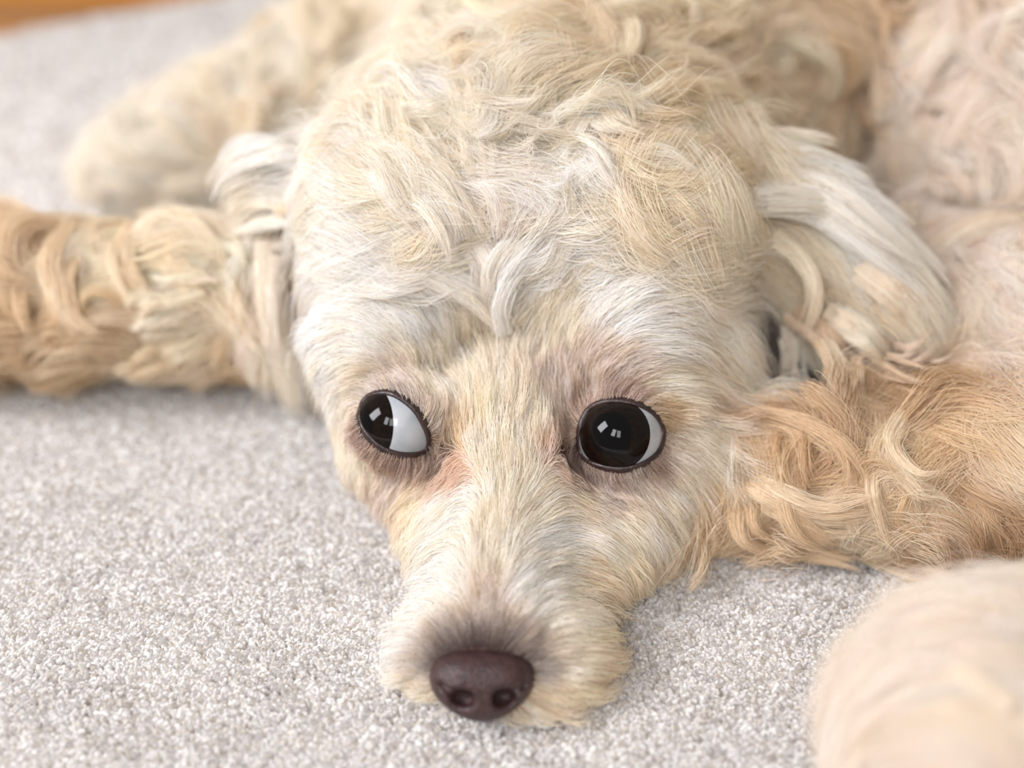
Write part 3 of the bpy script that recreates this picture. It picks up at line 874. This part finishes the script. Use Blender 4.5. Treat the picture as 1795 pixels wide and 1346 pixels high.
def crom(pts, t):
    pts = np.array([2 * pts[0] - pts[1]] + list(pts) + [2 * pts[-1] - pts[-2]])
    n = len(pts) - 3
    x = np.clip(t, 0, 1) * n; i = np.minimum(x.astype(int), n - 1); f = (x - i)[:, None]
    p0, p1, p2, p3 = pts[i], pts[i + 1], pts[i + 2], pts[i + 3]
    return .5 * (2 * p1 + (p2 - p0) * f + (2 * p0 - 5 * p1 + 4 * p2 - p3) * f * f + (3 * p1 - p0 - 3 * p2 + p3) * f ** 3)


LP, LC = [], []
for pts, wd, lift, col in LOCKS:
    base = []
    for j, (px, py) in enumerate(pts):
        p = trace(px, py)
        if p is None: continue
        dp = float((p - CAM) @ FWD)
        if base:
            dq = float((base[-1][0] - CAM) @ FWD)
            dp = min(max(dp, dq - 1.6), dq + .7)
            p = at(px, py, dp)
        base.append((p, normal(p[None])[0]))
    if len(base) < 2: continue
    on_ear = SNAP[region(base[0][0][None])][0] < .5
    gcol = guide_colour(base[len(base) // 2][0][None])[0]
    for sub_ in range(9):
        off = rng.normal(size=2) * wd * .5
        lf = lift * (.45 + .5 * rng.random())
        wds = wd * (.35 + .35 * rng.random())
        bend = rng.normal(size=3) * wd * .35
        path = []
        for j, (p, n_) in enumerate(base):
            u_ = j / (len(base) - 1)
            v_ = CAM - p; v_ /= np.linalg.norm(v_)
            h_ = (.15 + .55 * on_ear + lf * (1 - (1 - u_) ** 2) - .25 * u_ * u_)
            path.append(p + (n_ * .6 + v_ * .4) * h_ + (RT * off[0] + UP * off[1]) * (1 - .25 * u_) + bend * u_ * u_)
        path = np.array(path)
        tt_ = np.linspace(0, 1, K)
        c_ = crom(path, tt_)
        tg = np.gradient(c_, axis=0); tg /= np.linalg.norm(tg, axis=1, keepdims=True)
        nn_ = normal(c_); nn_ -= tg * (nn_ * tg).sum(1, keepdims=True); nn_ /= np.maximum(np.linalg.norm(nn_, axis=1, keepdims=True), 1e-5)
        sd = np.cross(tg, nn_)
        m_ = int(330 * wds + 25)
        ro = np.sqrt(rng.random(m_)); th = rng.random(m_) * 6.28
        prof_ = (.7 * (1 - tt_) ** .8 + .25 + .35 * np.sin(np.pi * tt_))[None, :] * wds * .75
        ax_ = (ro * np.cos(th))[:, None] * prof_; ay_ = (ro * np.sin(th))[:, None] * prof_ * .45
        twist = (rng.normal(size=(m_, 1)) * .07) * np.sin(tt_[None, :] * (3 + 3 * rng.random((m_, 1))) + 6.28 * rng.random((m_, 1)))
        P_ = c_[None] + sd[None] * (ax_ + twist)[..., None] + nn_[None] * ay_[..., None]
        stop = .55 + .45 * rng.random(m_)                     # ragged tips
        x = tt_[None, :] * stop[:, None] * (K - 1); i_ = np.minimum(x.astype(int), K - 2); f_ = (x - i_)[..., None]
        a_ = np.arange(m_)[:, None]
        P_ = P_[a_, i_] * (1 - f_) + P_[a_, i_ + 1] * f_
        LP.append(P_)
        tn = rng.normal() * .5 + rng.normal(size=(m_, 1)) * .6
        LC.append((.5 * np.array(col) + .5 * gcol) * (1 + tn * np.array([[.03, .05, .09]])) * (1 + .09 * rng.normal(size=(m_, 1))))
LP = np.concatenate(LP); LC = np.clip(np.concatenate(LC), .02, .95)
LP[..., 2] = np.maximum(LP[..., 2], .2)
_, _, ld_ = project(LP[:, 0])
LR = (.0054 * np.clip(ld_ / 32, .8, 1.7))[:, None] * taper * (.8 + .4 * rng.random((len(LP), 1)))
Ph = np.concatenate([Ph, LP]); Rh = np.concatenate([Rh, LR]); colr = np.concatenate([colr, LC])
roots = np.concatenate([roots, LP[:, 0]])

# which part of the coat a strand belongs to
names = ['head_fur', 'ear_fur', 'ear_fur', 'neck_fur', 'body_fur', 'foreleg_fur', 'foreleg_fur', 'hind_leg_fur', 'paw_fur']
plabel = ['short pale fur over the face and forehead', 'fur of the ear over the stretched foreleg',
          'long fur of the ear against the flank', 'curly cream fur of the neck', 'curly pale fur of back and flank',
          'tan curls of the folded foreleg', 'curly tan fur of the foreleg stretched sideways',
          'pale curls of the limb lying behind', 'soft fluffy fur of the paw at the front']
rid = region(roots)
fur_mat = hair_mat('fur')
for i, nm in enumerate(names):
    m = rid == i
    if m.sum() < 10: continue
    o = link_curves(nm, Ph[m], Rh[m], colr[m], fur_mat, dog)
    tag(o, plabel[i], None, 'stuff')

# ------------------------------------------------------------------ eyes
def cap_mesh(c, axis, R, a0, a1, bulge=0.0, nu=48, nv=14):
    axis = axis / np.linalg.norm(axis)
    e1 = np.cross(axis, [0, 0, 1.0]); e1 /= np.linalg.norm(e1); e2 = np.cross(axis, e1)
    Vv, Ff = [], []
    for j in range(nv + 1):
        a = a0 + (a1 - a0) * j / nv
        for i in range(nu):
            t = 2 * math.pi * i / nu
            r = R + bulge * (1 - ((a - a0) / (a1 - a0)) ** 2)
            Vv.append(c + r * (axis * math.cos(a) + math.sin(a) * (e1 * math.cos(t) + e2 * math.sin(t))))
    for j in range(nv):
        for i in range(nu):
            Ff.append((j * nu + i, j * nu + (i + 1) % nu, (j + 1) * nu + (i + 1) % nu, (j + 1) * nu + i))
    return np.array(Vv), np.array(Ff)


scl = noise_mat('eye_white', srgb(156, 162, 168), srgb(178, 180, 186), 180, 0.15)
irm = noise_mat('iris_brown', srgb(10, 6, 5), srgb(22, 12, 9), 900, 0.06)
pum = simple_mat('pupil_black', (0.001, 0.001, 0.0015), 0.04, Specular_IOR_Level=.22)
irm.node_tree.nodes['Principled BSDF'].inputs['Specular IOR Level'].default_value = .22
lidm = noise_mat('eyelid_skin', srgb(34, 22, 22), srgb(58, 38, 34), 300, 0.4, .3, 900)


def gaze_dir(c, yaw, pit):
    v = CAM - c; v /= np.linalg.norm(v)
    r_ = np.cross([0, 0, 1.0], v); r_ /= np.linalg.norm(r_); u_ = np.cross(v, r_)
    y_, p_ = math.radians(yaw), math.radians(pit)
    return v * math.cos(y_) * math.cos(p_) + r_ * math.sin(y_) * math.cos(p_) + u_ * math.sin(p_)


gaze = {0: gaze_dir(EYE_L, -62, 3), 1: gaze_dir(EYE_R, -14, 2)}
for i, (c, L) in enumerate(LOOPS):
    gz = gaze[i] / np.linalg.norm(gaze[i])
    Vv, Ff = cap_mesh(c, gz, EYE_RAD, 0.01, math.pi - .01, nv=32)
    e = link_mesh('eye', Vv, Ff, scl, dog)
    tag(e, ['wide eye showing white beside the dark iris', 'round dark eye with a white crescent'][i])
    Vv, Ff = cap_mesh(c, gz, EYE_RAD + .006, 0.0005, math.radians(55), .05)
    tag(link_mesh('iris', Vv, Ff, irm, e))
    Vv, Ff = cap_mesh(c, gz, EYE_RAD + .012, 0.0005, math.radians(44), .052)
    tag(link_mesh('pupil', Vv, Ff, pum, e))
    # lid rim
    n = len(L); LL = []
    for j in range(n):                       # smooth the rim
        for t in (0, .25, .5, .75):
            p0, p1, p2, p3 = L[(j - 1) % n], L[j], L[(j + 1) % n], L[(j + 2) % n]
            q = .5 * ((2 * p1) + (-p0 + p2) * t + (2 * p0 - 5 * p1 + 4 * p2 - p3) * t * t + (-p0 + 3 * p1 - 3 * p2 + p3) * t ** 3)
            LL.append(q / np.linalg.norm(q))
    LL = np.array(LL); m = LL.mean(0); m /= np.linalg.norm(m)
    prof = [(0.0, .985), (.0, 1.03), (.03, 1.06), (.07, 1.07), (.13, 1.065), (.2, 1.045), (.3, 1.0)]
    Vv, Ff = [], []
    nL = len(LL)
    for (out, rr) in prof:
        for u in LL:
            tdir = u - m * (u @ m); tdir /= np.linalg.norm(tdir)
            perp = tdir - u * (tdir @ u); perp /= np.linalg.norm(perp)
            q = u * math.cos(out) + perp * math.sin(out)
            Vv.append(c + q * EYE_RAD * rr)
    for j in range(len(prof) - 1):
        for a in range(nL):
            Ff.append((j * nL + a, j * nL + (a + 1) % nL, (j + 1) * nL + (a + 1) % nL, (j + 1) * nL + a))
    link_mesh('eyelid', Vv, Ff, lidm, dog)

# ------------------------------------------------------------------ nose pad
yaw = math.radians(-4)
nx_ = RT * math.cos(yaw) - FWD * math.sin(yaw)
nz_ = -FWD * .93 - UP * .02 + np.array([0, 0, .12]); nz_ -= nx_ * (nz_ @ nx_); nz_ /= np.linalg.norm(nz_)
ny_ = np.cross(nz_, nx_)
NAX = np.stack([nx_, ny_, nz_])


def nose_local(q):
    f = ell((0, .12, 0), (1.16, .74, .85))(q)
    f = smin(f, ell((0, -.3, .02), (.8, .62, .72))(q), .35)
    f = smin(f, ell((-.52, .05, .1), (.62, .62, .7))(q), .25)
    f = smin(f, ell((.52, .05, .1), (.62, .62, .7))(q), .25)
    f = smax(f, q[..., 1] - .72 + .12 * q[..., 0] ** 2, .25)
    for sx in (-1, 1):
        a = np.array([sx * .50, -.30, .75]); b = np.array([sx * .92, -.02, .55])
        f = smax(f, -ell((sx * .47, -.32, .78), (.30, .24, .5))(q), .14)
        f = smax(f, -cap(a, b, .13, .06)(q), .12)
    f = smax(f, -cap((0, -.2, .86), (0, -1.0, .70), .02, .05)(q), .16)
    return f


gN, gl, gh = build_sdf(nose_local, (-1.5, -1.3, -1.2), (1.5, 1.2, 1.3), .045)
Vn, Fn = surface_nets(gN, gl, gh)
Vn = NOSE_C + Vn @ NAX
nosem = noise_mat('nose_leather', srgb(50, 32, 34), srgb(70, 46, 46), 500, .42, .5, 1500)
nose = link_mesh('nose', Vn, Fn, nosem, dog)
tag(nose, 'dark brown leathery nose with two nostrils')

# ------------------------------------------------------------------ rug and floor
def on(px, py): return on_floor(px, py)[:2]


e0, e1 = on(-700, 190), on(1100, -140)            # far edge of the rug, as seen at the top corner
ed = (e1 - e0) / np.linalg.norm(e1 - e0)
e0 = e0 - ed * 20; e1 = e1 + ed * 60
nrm2 = np.array([ed[1], -ed[0]])                  # toward the camera
c0 = e0 + nrm2 * 120; c1 = e1 + nrm2 * 120
rug_m = noise_mat('rug_backing', srgb(214, 209, 204), srgb(226, 222, 218), 300, .9)
vb = [(*e0, -.6), (*e1, -.6), (*c1, -.6), (*c0, -.6), (*e0, -.05), (*e1, -.05), (*c1, -.05), (*c0, -.05)]
rug = link_mesh('rug', vb, [(0, 1, 2, 3), (7, 6, 5, 4), (0, 4, 5, 1), (1, 5, 6, 2), (2, 6, 7, 3), (3, 7, 4, 0)], rug_m, None, False)
tag(rug, 'pale grey short-pile carpet under the dog', 'carpet')

# pile tufts: even over the ground in view, coarser far off
def pile(n, hw, y0, y1, rad, hgt):
    pts = []
    xs = rng.uniform(-hw, hw, n); ys = rng.uniform(y0, y1, n)
    P = np.stack([xs, ys, np.full(n, -.03)], 1)
    px, py, d = project(P)
    inside = ((P[:, :2] - e0) @ nrm2 > 0.2) & (px > -600) & (px < 2400) & (py > -350) & (py < 2300)
    P = P[inside]
    P = P[dist(P + [0, 0, .4]) > -.55]
    m = len(P)
    lean = rng.normal(size=(m, 3)) * [.42, .42, 0]
    h = hgt * (.85 + .3 * rng.random(m)) * (1 + .18 * hash_noise(P, 1.1, 5))
    Q = np.empty((m, 4, 3))
    for k, s in enumerate((0, .45, .8, 1.0)):
        Q[:, k] = P + lean * (h * s ** 1.6)[:, None]
        Q[:, k, 2] = P[:, 2] + h * s * .9
    R = rad * (.7 + .6 * rng.random((m, 1))) * np.array([[1.1, 1.15, 1.05, .6]])
    base = np.array(srgb(230, 227, 227))
    alt = np.array(srgb(218, 211, 203)); alt2 = np.array(srgb(246, 245, 243))
    r = rng.random((m, 1))
    col = base * (.88 + .2 * rng.random((m, 1)))
    col = np.where(r < .25, alt * (.85 + .3 * rng.random((m, 1))), col)
    col = np.where(r > .8, alt2, col)
    return Q, R, col


fib = fiber_mat('pile_yarn')
parts = [pile(285000, 21, 4, 36, .053, .20), pile(130000, 50, 36, 95, .09, .22)]
Q = np.concatenate([p[0] for p in parts]); Rr = np.concatenate([p[1] for p in parts]); cc = np.concatenate([p[2] for p in parts])
print('pile', len(Q), 'hair', len(Ph), 'clumps', ncl, 'tris', len(F) * 2)
tag(link_curves('pile', Q, Rr, np.clip(cc, 0, .95), fib, rug), None, None, 'stuff')

# wood floor: boards beyond the rug
wood, nt, b, out = new_mat('honey_wood')
tc = nt.nodes.new('ShaderNodeTexCoord'); mp = nt.nodes.new('ShaderNodeMapping')
mp.inputs['Scale'].default_value = (2, 30, 30)
nz = nt.nodes.new('ShaderNodeTexNoise'); nz.inputs['Scale'].default_value = 3; nz.inputs['Detail'].default_value = 6
rp = nt.nodes.new('ShaderNodeValToRGB')
rp.color_ramp.elements[0].color = (*srgb(150, 88, 18), 1); rp.color_ramp.elements[1].color = (*srgb(186, 122, 34), 1)
nt.links.new(tc.outputs['Object'], mp.inputs['Vector']); nt.links.new(mp.outputs[0], nz.inputs['Vector'])
nt.links.new(nz.outputs['Fac'], rp.inputs['Fac']); nt.links.new(rp.outputs[0], b.inputs['Base Color'])
b.inputs['Roughness'].default_value = .3
sub = simple_mat('subfloor', srgb(70, 45, 25), .9)
fl = link_mesh('floor', [(-130, -60, -2.2), (160, -60, -2.2), (160, 230, -2.2), (-130, 230, -2.2),
                         (-130, -60, -1.8), (160, -60, -1.8), (160, 230, -1.8), (-130, 230, -1.8)],
               [(3, 2, 1, 0), (4, 5, 6, 7), (0, 1, 5, 4), (1, 2, 6, 5), (2, 3, 7, 6), (3, 0, 4, 7)], sub, None, False)
tag(fl, None, None, 'structure')
pw = 9.0
bw, bl, bt = pw - .12, 150, 1.2
z0, z1 = -1.8, -.6
pb = None
y = -20
while y < 215:
    if pb is None:
        bev = .12
        vv = [(0, 0, z0), (bl, 0, z0), (bl, bw, z0), (0, bw, z0), (0, 0, z1 - bev), (bl, 0, z1 - bev), (bl, bw, z1 - bev), (0, bw, z1 - bev),
              (bev, bev, z1), (bl - bev, bev, z1), (bl - bev, bw - bev, z1), (bev, bw - bev, z1)]
        ff = [(3, 2, 1, 0), (0, 1, 5, 4), (1, 2, 6, 5), (2, 3, 7, 6), (3, 0, 4, 7), (4, 5, 9, 8), (5, 6, 10, 9), (6, 7, 11, 10), (7, 4, 8, 11), (8, 9, 10, 11)]
        pb = link_mesh('plank', vv, ff, wood, fl, False)
        o = pb
    else:
        o = pb.copy(); sc.collection.objects.link(o)
    o.location = ((-115 + (y * 7.3) % 40) * S, y * S, 0)
    y += pw
